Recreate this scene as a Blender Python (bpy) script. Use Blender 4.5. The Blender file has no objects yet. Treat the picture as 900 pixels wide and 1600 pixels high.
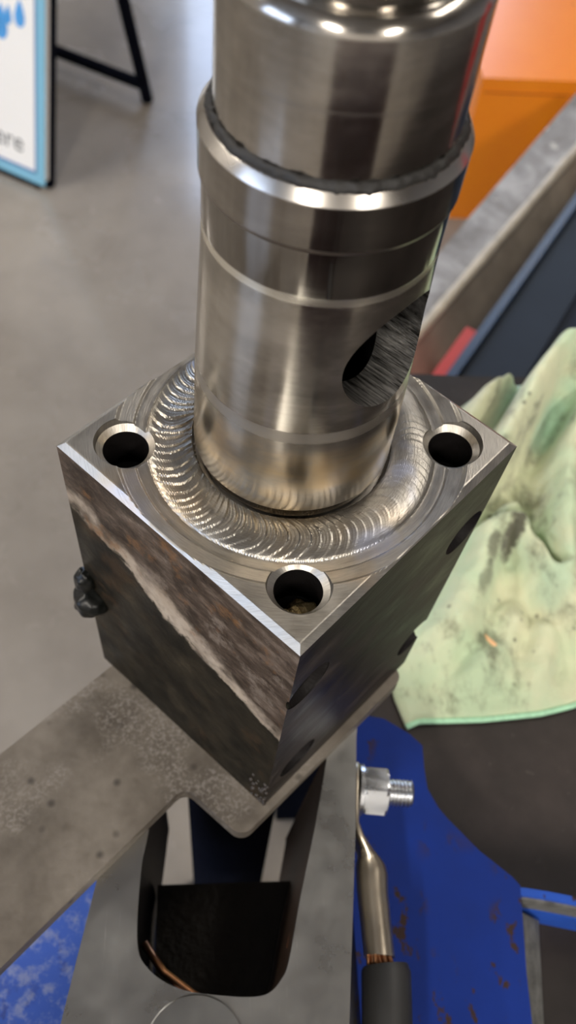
import bpy, bmesh, math, random
from mathutils import Vector, Matrix, noise

SC = bpy.context.scene
COL = SC.collection
random.seed(7)
PI = math.pi

# ------------------------------------------------------------------ camera
cam_d = bpy.data.cameras.new('camera')
cam = bpy.data.objects.new('camera', cam_d)
COL.objects.link(cam)
SC.camera = cam
YAW, PITCH, ROLL = 0.1454, 0.9778, 0.1233
fw = Vector((math.sin(YAW) * math.cos(PITCH), math.cos(YAW) * math.cos(PITCH), -math.sin(PITCH)))
rt = Vector((math.cos(YAW), -math.sin(YAW), 0))
up = rt.cross(fw)
rt2 = rt * math.cos(ROLL) + up * math.sin(ROLL)
up2 = up * math.cos(ROLL) - rt * math.sin(ROLL)
M = Matrix((rt2, up2, -fw)).transposed().to_4x4()
M.translation = Vector((-0.0235, -0.1731, 1.321))
cam.matrix_world = M
cam_d.sensor_fit = 'VERTICAL'
cam_d.sensor_height = 36.0
cam_d.lens = 36.0 * 1439.12 / 1600.0
cam_d.clip_start = 0.01
cam_d.clip_end = 60
cam_d.dof.use_dof = True
cam_d.dof.focus_distance = 0.262
cam_d.dof.aperture_fstop = cam_d.lens / 2.3          # 2.3 mm pupil of a telephone lens

# ------------------------------------------------------------------ view, world
SC.view_settings.view_transform = 'Standard'
SC.view_settings.look = 'None'
SC.view_settings.gamma = 1.0
SC.view_settings.use_curve_mapping = False
SC.view_settings.exposure = -0.76
world = bpy.data.worlds.new('world')
SC.world = world
world.use_nodes = True
bg = world.node_tree.nodes['Background']
bg.inputs[0].default_value = (0.58, 0.72, 1.0, 1)     # even overcast sky beyond the roller door
bg.inputs[1].default_value = 12.0


def area_light(name, loc, sx, sy, watts, color, rot=(0, 0, 0)):
    d = bpy.data.lights.new(name, 'AREA')
    d.shape = 'RECTANGLE'
    d.size, d.size_y = sx, sy
    d.energy = watts
    d.color = color
    o = bpy.data.objects.new(name, d)
    o.location = loc
    o.rotation_euler = rot
    COL.objects.link(o)
    return o


WARM = (1.0, 0.92, 0.82)
LAMPS = [(-2.4, 0.9, 3.0, 0.0, 110), (1.2, 0.9, 3.0, 0.0, 26), (-0.9, -2.2, 3.0, 0.0, 130), (1.1, -2.2, 3.0, 0.0, 110),
         (-2.8, 3.4, 3.0, 0.0, 50), (1.8, 3.4, 3.0, 0.0, 30)]
for i, (x, y, z, r, w) in enumerate(LAMPS):
    area_light('batten_light', (x, y, z - 0.075), 0.14, 1.2, w, WARM)


# ------------------------------------------------------------------ materials
class NT:
    """small helper around one node tree"""
    def __init__(s, name):
        s.m = bpy.data.materials.new(name)
        s.m.use_nodes = True
        s.t = s.m.node_tree
        s.b = s.t.nodes['Principled BSDF']
        s.tc = s.t.nodes.new('ShaderNodeTexCoord')

    def n(s, typ, **kw):
        nd = s.t.nodes.new(typ)
        for k, v in kw.items():
            setattr(nd, k, v)
        return nd

    def put(s, sock, v):
        if isinstance(v, bpy.types.NodeSocket):
            s.t.links.new(v, sock)
        elif isinstance(v, (tuple, list)) and len(v) == 3 and sock.type == 'RGBA':
            sock.default_value = (*v, 1)
        else:
            sock.default_value = v

    def obj(s):
        return s.tc.outputs['Object']

    def map(s, vec, scale=(1, 1, 1), loc=(0, 0, 0), rot=(0, 0, 0)):
        nd = s.n('ShaderNodeMapping')
        s.put(nd.inputs['Vector'], vec)
        nd.inputs['Scale'].default_value = scale
        nd.inputs['Location'].default_value = loc
        nd.inputs['Rotation'].default_value = rot
        return nd.outputs[0]

    def noise(s, scale, detail=4, rough=.55, vec=None, dist=0.0):
        nd = s.n('ShaderNodeTexNoise')
        s.put(nd.inputs['Vector'], vec if vec is not None else s.obj())
        nd.inputs['Scale'].default_value = scale
        nd.inputs['Detail'].default_value = detail
        nd.inputs['Roughness'].default_value = rough
        nd.inputs['Distortion'].default_value = dist
        return nd.outputs[0]

    def voro(s, scale, vec=None):
        nd = s.n('ShaderNodeTexVoronoi')
        s.put(nd.inputs['Vector'], vec if vec is not None else s.obj())
        nd.inputs['Scale'].default_value = scale
        return nd.outputs[0]

    def ramp(s, fac, stops, interp='LINEAR'):
        nd = s.n('ShaderNodeValToRGB')
        cr = nd.color_ramp
        cr.interpolation = interp
        while len(cr.elements) < len(stops):
            cr.elements.new(1.0)
        for e, (p, c) in zip(cr.elements, stops):
            e.position = p
            e.color = (c, c, c, 1) if isinstance(c, (int, float)) else (*c, 1)
        s.put(nd.inputs[0], fac)
        return nd.outputs[0]

    def mix(s, fac, a, b, mode='MIX'):
        nd = s.n('ShaderNodeMix', data_type='RGBA', blend_type=mode)
        s.put(nd.inputs[0], fac)
        s.put(nd.inputs[6], a)
        s.put(nd.inputs[7], b)
        return nd.outputs[2]

    def math(s, op, a, b=0.0, c=None):
        nd = s.n('ShaderNodeMath', operation=op)
        s.put(nd.inputs[0], a)
        s.put(nd.inputs[1], b)
        if c is not None:
            s.put(nd.inputs[2], c)
        return nd.outputs[0]

    def xyz(s, vec=None):
        nd = s.n('ShaderNodeSeparateXYZ')
        s.put(nd.inputs[0], vec if vec is not None else s.obj())
        return nd.outputs

    def step(s, v, lo, hi):
        nd = s.n('ShaderNodeMapRange', interpolation_type='SMOOTHSTEP')
        s.put(nd.inputs['Value'], v)
        nd.inputs['From Min'].default_value = lo
        nd.inputs['From Max'].default_value = hi
        return nd.outputs[0]

    def bump(s, h, strength=.3, dist=.001):
        nd = s.n('ShaderNodeBump')
        s.put(nd.inputs['Height'], h)
        nd.inputs['Strength'].default_value = strength
        nd.inputs['Distance'].default_value = dist
        s.t.links.new(nd.outputs[0], s.b.inputs['Normal'])

    def set(s, color=None, rough=None, metal=None, spec=None, coat=None, coat_r=None, aniso=None):
        if color is not None: s.put(s.b.inputs['Base Color'], color)
        if rough is not None: s.put(s.b.inputs['Roughness'], rough)
        if metal is not None: s.put(s.b.inputs['Metallic'], metal)
        if spec is not None: s.put(s.b.inputs['Specular IOR Level'], spec)
        if coat is not None: s.put(s.b.inputs['Coat Weight'], coat)
        if coat_r is not None: s.put(s.b.inputs['Coat Roughness'], coat_r)
        if aniso is not None: s.put(s.b.inputs['Anisotropic'], aniso)
        return s.m


def simple(name, c, rough=.5, metal=0.0, nscale=40, amt=.25, bump=.0, spec=.5):
    k = NT(name)
    f = k.noise(nscale, 5)
    col = k.mix(f, tuple(v * (1 - amt) for v in c), tuple(min(1, v * (1 + amt)) for v in c))
    if bump:
        k.bump(k.noise(nscale * 6, 4), bump, .0008)
    return k.set(col, rough, metal, spec)


def mat_concrete():
    k = NT('polished_concrete')
    a = k.noise(1.3, 6, .6, dist=.4)
    b = k.noise(6, 6, .65)
    c = k.noise(55, 4, .6)
    col = k.ramp(a, [(.30, (.22, .195, .165)), (.52, (.275, .25, .22)), (.72, (.31, .285, .255))])
    col = k.mix(k.ramp(b, [(.42, 0.0), (.75, .55)]), col, (.17, .15, .13))
    col = k.mix(k.ramp(c, [(.62, 0.0), (.80, .35)]), col, (.42, .40, .37))
    spots = k.ramp(k.voro(2.6), [(.0, .85), (.045, .5), (.075, 0.0)])
    col = k.mix(spots, col, (.46, .44, .41))
    stain = k.ramp(k.voro(3.7, k.map(k.obj(), loc=(.4, .7, 0))), [(.03, 1.0), (.10, 0.0)])
    col = k.mix(k.math('MULTIPLY', stain, k.ramp(k.noise(22, 4), [(.42, 0.0), (.6, .7)])), col, (.10, .085, .07))
    rough = k.ramp(k.noise(4, 5), [(.3, .20), (.7, .32)])
    k.bump(k.noise(30, 4), .05, .002)
    return k.set(col, rough, 0.0, .5, coat=.55, coat_r=.10)


def mat_machined(name='milled_steel', v=1.0, r0=.33, r1=.48):
    """bright milled top of the block: fine concentric cutter marks about the tube"""
    k = NT(name)
    x, y, z = k.xyz(k.map(k.obj(), loc=(-.0007, -.0039, 0)))
    r = k.math('SQRT', k.math('ADD', k.math('MULTIPLY', x, x), k.math('MULTIPLY', y, y)))
    comb = k.n('ShaderNodeCombineXYZ')
    k.put(comb.inputs[0], r)
    ang = k.math('ARCTAN2', y, x)
    k.put(comb.inputs[1], k.math('MULTIPLY', ang, .004))
    f = k.noise(2600, 3, .6, comb.outputs[0])
    g = k.noise(70, 5, .6)
    col = k.mix(g, (.37 * v, .35 * v, .31 * v), (.56 * v, .535 * v, .49 * v))
    col = k.mix(k.step(f, .35, .7), col, k.mix(.5, col, (.28 * v, .265 * v, .24 * v)))
    blue = k.math('MULTIPLY', k.step(k.noise(38, 3), .60, .72), .5)
    col = k.mix(blue, col, (.45, .50, .68))
    straw = k.math('MULTIPLY', k.step(k.noise(30, 3, vec=k.map(k.obj(), loc=(3, 1, 2))), .52, .70), .55)
    col = k.mix(straw, col, (.60, .47, .32))
    k.bump(f, .18, .0004)
    return k.set(col, k.ramp(k.noise(140, 4), [(.3, r0), (.75, r1)]), 1.0)


def mat_side_rust():
    """front left flank: scaled brown steel above, black oily paint below a tan tide mark"""
    k = NT('scaled_block_flank')
    x, y, z = k.xyz()
    s = k.math('MULTIPLY', k.math('SUBTRACT', x, y), .7071)
    n1 = k.noise(42, 5, .6)
    edge = k.math('ADD', z, k.math('MULTIPLY', s, .40))
    edge = k.math('ADD', edge, k.math('ADD', k.math('MULTIPLY', k.math('SUBTRACT', n1, .5), .034), k.math('MULTIPLY', k.math('SUBTRACT', k.noise(230, 4, .7), .5), .010)))
    up_ = k.step(edge, .0925, .0965)
    band = k.math('MULTIPLY', k.step(edge, .0915, .0950), k.math('SUBTRACT', 1.0, k.step(edge, .098, .108)))
    st = k.map(k.obj(), scale=(60, 60, 170))
    brown = k.ramp(k.noise(1.0, 6, .7, st), [(.32, (.020, .014, .010)), (.50, (.062, .045, .034)), (.64, (.12, .092, .072)), (.8, (.24, .20, .165))])
    iso = k.noise(62, 6, .7, k.map(k.obj(), loc=(5, 1, 3)))
    brown = k.mix(k.math('MULTIPLY', k.step(iso, .52, .66), .7), brown, (.018, .013, .010))
    brown = k.mix(k.math('MULTIPLY', k.step(iso, .46, .34), .55), brown, (.20, .165, .135))
    black = k.ramp(k.noise(55, 6, .65), [(.40, (.009, .008, .006)), (.60, (.022, .018, .012)), (.74, (.06, .048, .032))])
    col = k.mix(up_, black, brown)
    tan = k.mix(k.noise(80, 4), (.26, .20, .14), (.52, .45, .37))
    col = k.mix(k.math('MULTIPLY', band, k.ramp(k.noise(75, 5, .65), [(.36, .12), (.60, .85)])), col, tan)
    rust = k.math('MULTIPLY', k.step(k.noise(48, 5, .7, k.map(k.obj(), loc=(1, 4, 2))), .54, .68), .7)
    col = k.mix(k.math('MULTIPLY', rust, k.math('ADD', k.math('MULTIPLY', up_, .85), .15)), col, (.17, .085, .035))
    pits = k.ramp(k.voro(300), [(.0, 1.0), (.12, 0.0)])
    col = k.mix(k.math('MULTIPLY', pits, k.step(k.noise(50, 3), .52, .62)), col, (.008, .007, .006))
    k.bump(k.noise(160, 6, .7), .35, .001)
    return k.set(col, k.ramp(k.noise(70, 4), [(.3, .45), (.7, .65)]), .0, .06)


def mat_side_oily():
    k = NT('oily_block_flank')
    st = k.map(k.obj(), scale=(26, 26, 60), rot=(.5, .3, 0))
    f = k.noise(1.0, 6, .65, st, .6)
    col = k.ramp(f, [(.32, (.008, .007, .006)), (.54, (.022, .018, .016)), (.70, (.055, .046, .040)), (.82, (.15, .13, .115))])
    k.bump(k.noise(1.6, 5, .6, st), .25, .0015)
    return k.set(col, k.ramp(f, [(.3, .34), (.75, .58)]), .0, .16)


ANISO = 0.25


def turned(name, base=(.41, .385, .345), lo=.13, hi=.27, bands=(), tint=None):
    """turned steel: fine circumferential lines; bands = (z0, z1, colour, roughness) rings"""
    k = NT(name)
    x, y, z = k.xyz(k.map(k.obj(), loc=(0, 0, -.145)))       # measured from the top of the block
    st = k.map(k.obj(), scale=(14, 14, 900))
    f = k.noise(1.0, 4, .6, st)
    g = k.noise(34, 5, .65, k.map(k.obj(), scale=(1, 1, 2.2)))
    col = k.mix(k.step(g, .30, .72), tuple(v * .72 for v in base), tuple(v * 1.16 for v in base))
    col = k.mix(k.math('MULTIPLY', k.step(f, .5, .75), .22), col, tuple(v * .65 for v in base))
    rough = k.math('ADD', k.ramp(g, [(.3, lo), (.7, hi)]), 0.0)
    for z0, z1, c, ro in bands:
        e = .0004
        wob = k.math('ADD', z, k.math('MULTIPLY', k.math('SUBTRACT', g, .5), .0012))
        m = k.math('MULTIPLY', k.step(wob, z0 - e, z0 + e), k.math('SUBTRACT', 1.0, k.step(wob, z1 - e, z1 + e)))
        m = k.math('MULTIPLY', m, k.ramp(k.noise(26, 2), [(.36, .25), (.56, 1.0)]))
        if c: col = k.mix(m, col, c)
        nd = k.n('ShaderNodeMix')
        k.put(nd.inputs[0], m); k.put(nd.inputs[2], rough); k.put(nd.inputs[3], ro)
        rough = nd.outputs[0]
    if tint:
        z0, z1, c, amt = tint
        m = k.math('MULTIPLY', k.math('SUBTRACT', 1.0, k.step(z, z0, z1)), k.math('MULTIPLY', k.step(g, .35, .65), amt))
        col = k.mix(m, col, c)
    k.bump(f, .035, .0003)
    k.set(col, rough, 1.0)
    tn = k.n('ShaderNodeTangent', direction_type='RADIAL', axis='Z')
    k.t.links.new(tn.outputs[0], k.b.inputs['Tangent'])
    k.set(aniso=.6)
    k.put(k.b.inputs['Anisotropic Rotation'], ANISO)
    return k.m


def mat_plate():
    k = NT('scaled_plate_steel')
    a = k.noise(26, 6, .6)
    b = k.noise(260, 5, .6)
    col = k.ramp(a, [(.28, (.075, .062, .050)), (.50, (.155, .134, .110)), (.72, (.235, .208, .175))])
    spat = k.math('MULTIPLY', k.ramp(k.noise(650, 4, .65), [(.46, 0.0), (.64, 1.0)]), k.step(k.noise(24, 3, vec=k.map(k.obj(), loc=(.3, .1, 0))), .50, .62))
    col = k.mix(k.math('MULTIPLY', spat, .42), col, (.36, .33, .30))
    dark = k.math('MULTIPLY', k.ramp(k.voro(75), [(.05, 1.0), (.16, 0.0)]), .7)
    col = k.mix(dark, col, (.035, .03, .027))
    k.bump(k.math('ADD', b, k.math('MULTIPLY', spat, .5)), .22, .0005)
    return k.set(col, k.ramp(b, [(.3, .38), (.7, .60)]), .35)


def mat_zinc(name='zinc_sheet', c=(.30, .30, .28), r0=.30, r1=.48, metal=.8):
    k = NT(name)
    a = k.noise(35, 5, .6)
    sc = k.noise(1.0, 3, .6, k.map(k.obj(), scale=(900, 60, 60), rot=(0, 0, .6)))
    col = k.mix(a, tuple(v * .86 for v in c), tuple(v * 1.12 for v in c))
    col = k.mix(k.math('MULTIPLY', k.step(sc, .62, .74), k.math('MULTIPLY', k.step(a, .5, .65), .5)), col, tuple(min(1, v * 1.7) for v in c))
    k.bump(k.noise(500, 3), .06, .0004)
    return k.set(col, k.ramp(a, [(.3, r0), (.7, r1)]), metal)


def mat_blue(name='chipped_blue_paint', c=(.003, .024, .20), scuff=.0):
    k = NT(name)
    a = k.noise(40, 5, .6)
    col = k.mix(a, tuple(v * .7 for v in c), tuple(v * 1.15 for v in c))
    chips = k.math('MULTIPLY', k.step(k.noise(60, 5, .66, k.map(k.obj(), scale=(1.7, 1, 1), loc=(.02, .01, 0))), .555, .60), k.step(k.noise(16, 2, vec=k.map(k.obj(), loc=(.4, .2, 0))), .46, .58))
    col = k.mix(chips, col, (.035, .018, .014))
    if scuff:
        m = k.math('MULTIPLY', k.step(k.noise(150, 5, .7), .46, .66), scuff)
        col = k.mix(m, col, (.33, .36, .46))
    k.bump(k.math('SUBTRACT', k.noise(300, 3), chips), .12, .0006)
    return k.set(col, k.ramp(a, [(.3, .45), (.7, .6)]), 0.0, .2)


def mat_rag():
    k = NT('green_microfibre')
    a = k.noise(16, 4, .6)
    col = k.mix(k.step(a, .35, .68), (.50, .63, .42), (.66, .67, .46))
    col = k.mix(k.math('MULTIPLY', k.step(k.noise(11, 3, vec=k.map(k.obj(), loc=(2, 5, 1))), .52, .68), .6), col, (.40, .66, .50))
    dirt = k.noise(30, 5, .68, k.map(k.obj(), scale=(1.4, .8, 1), rot=(0, 0, .5), loc=(.11, .26, .2)))
    col = k.mix(k.math('MULTIPLY', k.step(dirt, .50, .72), .8), col, (.085, .075, .045))
    sp = k.math('MULTIPLY', k.ramp(k.voro(95), [(.06, 1.0), (.17, 0.0)]), k.step(k.noise(28, 2), .50, .60))
    col = k.mix(k.math('MULTIPLY', sp, .75), col, (.05, .045, .03))
    # elongated oily finger marks
    for (px, py, ang, l, w, am) in ((.1495, .1067, 1.0, .014, .0055, .9), (.137, .098, 1.3, .009, .004, .7), (.143, .1529, .6, .014, .006, .6), (.1305, .080, 1.1, .012, .004, .55)):
        v = k.map(k.obj(), loc=(-px + .14, -py + .10, 0))
        x, y, z = k.xyz(k.map(v, rot=(0, 0, -ang)))
        d = k.math('ADD', k.math('POWER', k.math('ABSOLUTE', k.math('DIVIDE', x, l)), 2.0), k.math('POWER', k.math('ABSOLUTE', k.math('DIVIDE', y, w)), 2.0))
        d = k.math('ADD', d, k.math('MULTIPLY', k.math('SUBTRACT', k.noise(130, 5, .7), .5), 3.4))
        col = k.mix(k.math('MULTIPLY', k.math('SUBTRACT', 1.0, k.step(d, .2, 1.3)), am), col, (.06, .05, .035))
    k.bump(k.math('ADD', k.math('MULTIPLY', k.noise(1400, 3, .7), .4), k.noise(190, 5, .6)), .55, .0022)
    k.set(col, .92, 0.0, .15)
    k.put(k.b.inputs['Sheen Weight'], .25)
    return k.m


def mat_beam_top():
    k = NT('weathered_grey_metal')
    st = k.map(k.obj(), scale=(5, 5, 5))
    a = k.noise(2.2, 6, .65, st, .5)
    col = k.ramp(a, [(.30, (.14, .125, .11)), (.50, (.26, .25, .24)), (.66, (.44, .43, .425))])
    fl = k.step(k.noise(40, 4, .6), .64, .70)
    col = k.mix(k.math('MULTIPLY', fl, .8), col, (.62, .59, .55))
    return k.set(col, .5, .1)


def mat_orange():
    k = NT('orange_gloss_paint')
    a = k.noise(9, 4)
    col = k.mix(a, (.90, .23, .010), (1.0, .31, .014))
    col = k.mix(k.math('MULTIPLY', k.ramp(k.voro(9), [(.03, 1.0), (.06, 0.0)]), .7), col, (.22, .06, .02))
    return k.set(col, .30, 0.0, .6)


# ------------------------------------------------------------------ mesh helpers
class MB:
    """collects geometry in world coordinates and links it as one mesh object"""
    def __init__(s):
        s.bm = bmesh.new()

    def box(s, lo, hi, mi=0):
        vs = [s.bm.verts.new((x, y, z)) for z in (lo[2], hi[2]) for y in (lo[1], hi[1]) for x in (lo[0], hi[0])]
        for f in ((0, 2, 3, 1), (4, 5, 7, 6), (0, 1, 5, 4), (2, 6, 7, 3), (0, 4, 6, 2), (1, 3, 7, 5)):
            s.bm.faces.new([vs[i] for i in f]).material_index = mi
        return s

    def obox(s, c, ax, half, mi=0):
        """box with centre c, three axes ax and half sizes"""
        c = Vector(c); ax = [Vector(a).normalized() for a in ax]
        vs = []
        for k in (-1, 1):
            for j in (-1, 1):
                for i in (-1, 1):
                    vs.append(s.bm.verts.new(c + ax[0] * half[0] * i + ax[1] * half[1] * j + ax[2] * half[2] * k))
        for f in ((0, 2, 3, 1), (4, 5, 7, 6), (0, 1, 5, 4), (2, 6, 7, 3), (0, 4, 6, 2), (1, 3, 7, 5)):
            s.bm.faces.new([vs[i] for i in f]).material_index = mi
        return s

    def prism(s, poly, z0, z1, mi=0, mi_side=None):
        """vertical prism over a plan polygon (counter-clockwise)"""
        a = [s.bm.verts.new((p[0], p[1], z0)) for p in poly]
        b = [s.bm.verts.new((p[0], p[1], z1)) for p in poly]
        n = len(poly)
        s.bm.faces.new(list(reversed(a))).material_index = mi
        top = s.bm.faces.new(b); top.material_index = mi
        for i in range(n):
            s.bm.faces.new((a[i], a[(i + 1) % n], b[(i + 1) % n], b[i])).material_index = mi if mi_side is None else mi_side
        return top

    def tube(s, pts, rad, seg=20, cap=True, mi=0):
        """round bar along a polyline; rad a number or one per point"""
        pts = [Vector(p) for p in pts]
        rings = []
        ref = None
        for i, p in enumerate(pts):
            t = (pts[min(i + 1, len(pts) - 1)] - pts[max(i - 1, 0)]).normalized()
            if ref is None:
                ref = Vector((0, 0, 1)) if abs(t.z) < .9 else Vector((1, 0, 0))
            a = t.cross(ref).normalized(); b = a.cross(t).normalized(); ref = b
            r = rad[i] if isinstance(rad, (list, tuple)) else rad
            rings.append([s.bm.verts.new(p + (a * math.cos(q) + b * math.sin(q)) * r) for q in (2 * PI * k / seg for k in range(seg))])
        s._skin(rings, cap, mi)
        return s

    def _skin(s, rings, cap=True, mi=0):
        n = len(rings[0])
        for A, B in zip(rings[:-1], rings[1:]):
            for i in range(n):
                s.bm.faces.new((A[i], A[(i + 1) % n], B[(i + 1) % n], B[i])).material_index = mi
        if cap:
            s.bm.faces.new(list(reversed(rings[0]))).material_index = mi
            s.bm.faces.new(rings[-1]).material_index = mi

    def lathe(s, prof, centre, seg=128, lean=(0, 0), z0=0.0, cap=True, mi=0, wob=None):
        """prof = (z, r) list; the axis passes centre(x, y) at z0 and leans per metre"""
        rings = []
        for z, r in prof:
            cx = centre[0] + lean[0] * (z - z0); cy = centre[1] + lean[1] * (z - z0)
            rings.append([s.bm.verts.new((cx + math.cos(a) * (r + (wob(a, z) if wob else 0)), cy + math.sin(a) * (r + (wob(a, z) if wob else 0)), z))
                          for a in (2 * PI * k / seg for k in range(seg))])
        s._skin(rings, cap, mi)
        return s

    def ring_lathe(s, prof, centre, seg=128, lean=(0, 0), z0=0.0, wob=None):
        """closed profile turned into a ring"""
        rings = []
        for z, r in prof + [prof[0]]:
            pass
        n = len(prof)
        rows = []
        for k in range(seg):
            a = 2 * PI * k / seg
            row = []
            for z, r in prof:
                cx = centre[0] + lean[0] * (z - z0); cy = centre[1] + lean[1] * (z - z0)
                w = wob(a, z) if wob else 0
                row.append(s.bm.verts.new((cx + math.cos(a) * (r + w), cy + math.sin(a) * (r + w), z)))
            rows.append(row)
        for k in range(seg):
            A, B = rows[k], rows[(k + 1) % seg]
            for i in range(n):
                s.bm.faces.new((A[i], B[i], B[(i + 1) % n], A[(i + 1) % n]))
        return s

    def ico(s, c, r, sub=2, scale=(1, 1, 1), jit=0.0, seed=0):
        res = bmesh.ops.create_icosphere(s.bm, subdivisions=sub, radius=1.0)
        for v in res['verts']:
            k = 1 + jit * noise.noise(v.co * 2.1 + Vector((seed * 3.7, 0, 0)))
            v.co = Vector((c[0] + v.co.x * r * scale[0] * k, c[1] + v.co.y * r * scale[1] * k, c[2] + v.co.z * r * scale[2] * k))
        return s

    def bevel(s, width, seg=2, angle=.6):
        es = [e for e in s.bm.edges if len(e.link_faces) == 2 and e.calc_face_angle(0) > angle]
        bmesh.ops.bevel(s.bm, geom=es, offset=width, segments=seg, affect='EDGES', profile=.5, clamp_overlap=True)
        return s

    def done(s, name, mats, parent=None, root=None, smooth=None, fix=True):
        if fix:
            bmesh.ops.recalc_face_normals(s.bm, faces=s.bm.faces)
        off = root.location if root is not None else Vector((0, 0, 0))
        me = bpy.data.meshes.new(name)
        if root is not None:
            bmesh.ops.translate(s.bm, verts=s.bm.verts, vec=-off)
        if smooth is not None:
            for f in s.bm.faces: f.smooth = True
            for e in s.bm.edges:
                if len(e.link_faces) == 2 and e.calc_face_angle(0) > smooth: e.smooth = False
        s.bm.to_mesh(me); s.bm.free()
        for m in (mats if isinstance(mats, (list, tuple)) else [mats]): me.materials.append(m)
        o = bpy.data.objects.new(name, me)
        COL.objects.link(o)
        if parent is not None: o.parent = parent
        return o


def thing(name, label, cat, loc, group=None):
    o = bpy.data.objects.new(name, None)
    o.empty_display_size = .02
    o.location = loc
    COL.objects.link(o)
    return tag(o, label, cat, group)


def tag(o, label, cat, group=None):
    o['label'] = label; o['category'] = cat
    if group: o['group'] = group
    return o


def struct(o):
    o['kind'] = 'structure'
    return o


def boolean(o, cutters):
    """cut solid cutters out of o and bake the result"""
    for c in cutters:
        md = o.modifiers.new('cut', 'BOOLEAN')
        md.operation = 'DIFFERENCE'; md.solver = 'EXACT'; md.object = c
    dg = bpy.context.evaluated_depsgraph_get()
    dg.update()
    me = bpy.data.meshes.new_from_object(o.evaluated_get(dg))
    o.modifiers.clear()
    old = o.data
    o.data = me
    bpy.data.meshes.remove(old)
    for c in cutters:
        m = c.data
        bpy.data.objects.remove(c); bpy.data.meshes.remove(m)


def lerp(a, b, t): return a + (b - a) * t
def sstep(a, b, x):
    t = max(0, min(1, (x - a) / (b - a))); return t * t * (3 - 2 * t)


def fillet(poly, radii, seg=6):
    """round the corners of a plan polygon"""
    out = []
    n = len(poly)
    for i, p in enumerate(poly):
        r = radii[i] if isinstance(radii, (list, tuple)) else radii
        p = Vector(p); a = Vector(poly[i - 1]); b = Vector(poly[(i + 1) % n])
        if r <= 0: out.append(tuple(p)); continue
        u = (a - p).normalized(); v = (b - p).normalized()
        ang = u.angle(v); d = min(r / math.tan(ang / 2), (a - p).length * .48, (b - p).length * .48)
        r2 = d * math.tan(ang / 2)
        c = p + (u + v).normalized() * (r2 / math.sin(ang / 2))
        s0 = p + u * d - c; s1 = p + v * d - c
        tot = s0.angle_signed(s1)
        for k in range(seg + 1):
            q = -tot * k / seg
            out.append((c.x + s0.x * math.cos(q) - s0.y * math.sin(q), c.y + s0.x * math.sin(q) + s0.y * math.cos(q)))
    return out


# ------------------------------------------------------------------ shared materials
M_top = mat_machined()
M_bead = mat_machined('weld_bead_steel', .80, .28, .42)
M_left = mat_side_rust()
M_right = mat_side_oily()
M_lower = turned('turned_steel_tube', bands=((-.01, .0320, None, .24), (.0320, .0362, (.33, .31, .28), .42), (.0790, .0815, (.72, .69, .60), .30), (.0815, .12, (.21, .195, .175), .09)),
                 tint=(.022, .040, (.50, .37, .20), .7))
M_collar = turned('turned_steel_collar', (.27, .25, .225), .09, .17, bands=((.1058, .12, (.50, .47, .43), .30), (.0900, .0952, (.12, .10, .085), .4)))
M_upper = turned('turned_steel_shaft', (.38, .355, .32), .12, .24, bands=((.1236, .1246, (.31, .29, .265), .26),))
M_black = simple('black_sealant_and_hole', (.012, .011, .010), .6, 0, 200, .4, .3)
M_plate = mat_plate()
M_zinc = mat_zinc(c=(.43, .43, .415), r0=.24, r1=.38, metal=1.0)
M_inner = simple('grease_and_hole_shade', (.007, .006, .006), .5, .0, 70, .5, .3, .15)  # black grease in the clamp; in drilled holes it paints the depth shade
M_blue = mat_blue()
M_blue2 = mat_blue('scuffed_lit_blue_paint', (.05, .11, .44), .5)  # left block: scuffs, plus a lighter blue for the stronger light there
M_bolt = mat_zinc('zinc_plated_bolt', (.62, .64, .66), .22, .34, 1.0)
M_lug = mat_zinc('tinned_copper_lug', (.50, .44, .35), .24, .38, 1.0)
M_copper = simple('bare_copper_wire', (.62, .30, .15), .3, 1.0, 300, .25)
M_rubber = simple('black_cable_rubber', (.018, .018, .018), .55, 0, 60, .3, .1)
M_worn = simple('worn_bare_steel_edge', (.15, .15, .14), .55, .1, 150, 1.0, .9)
M_bench = NT('dark_bench_steel')
_c = M_bench.ramp(M_bench.noise(12, 6, .65), [(.3, (.014, .011, .010)), (.55, (.028, .022, .020)), (.75, (.050, .039, .036))])
_c = M_bench.mix(M_bench.math('MULTIPLY', M_bench.step(M_bench.noise(90, 5, .7), .62, .75), .4), _c, (.16, .14, .13))
M_bench.bump(M_bench.noise(200, 4), .15, .0008)
M_bench = M_bench.set(_c, .55, .1, .35)
M_rag = mat_rag()
M_orange = mat_orange()
M_navy = simple('navy_blue_paint', (.009, .017, .034), .55, 0, 6, .25, spec=.25)
M_navy_lip = simple('navy_blue_lip_paint', (.035, .075, .15), .35, 0, 12, .25)
M_red = simple('red_paint', (.55, .045, .04), .4, 0, 10, .2)
M_beam = mat_beam_top()
M_beam_side = simple('dirty_brown_metal', (.36, .305, .24), .6, 0, 13, .7, .1)
M_dark = simple('dark_navy_frame', (.006, .007, .012), .8, 0, 30, .3, spec=.0)
M_white = simple('white_sign_print', (.90, .90, .89), .35, 0, 8, .03)
M_sky = simple('light_blue_sign_border', (.22, .50, .68), .35, 0, 8, .05)
M_royal = simple('dark_blue_sign_line', (.05, .12, .36), .35, 0, 8, .05)
M_drop = simple('blue_drop_print', (.08, .35, .80), .35, 0, 30, .3)
M_ink = simple('grey_sign_lettering', (.16, .17, .18), .5, 0, 8, .05)

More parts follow.
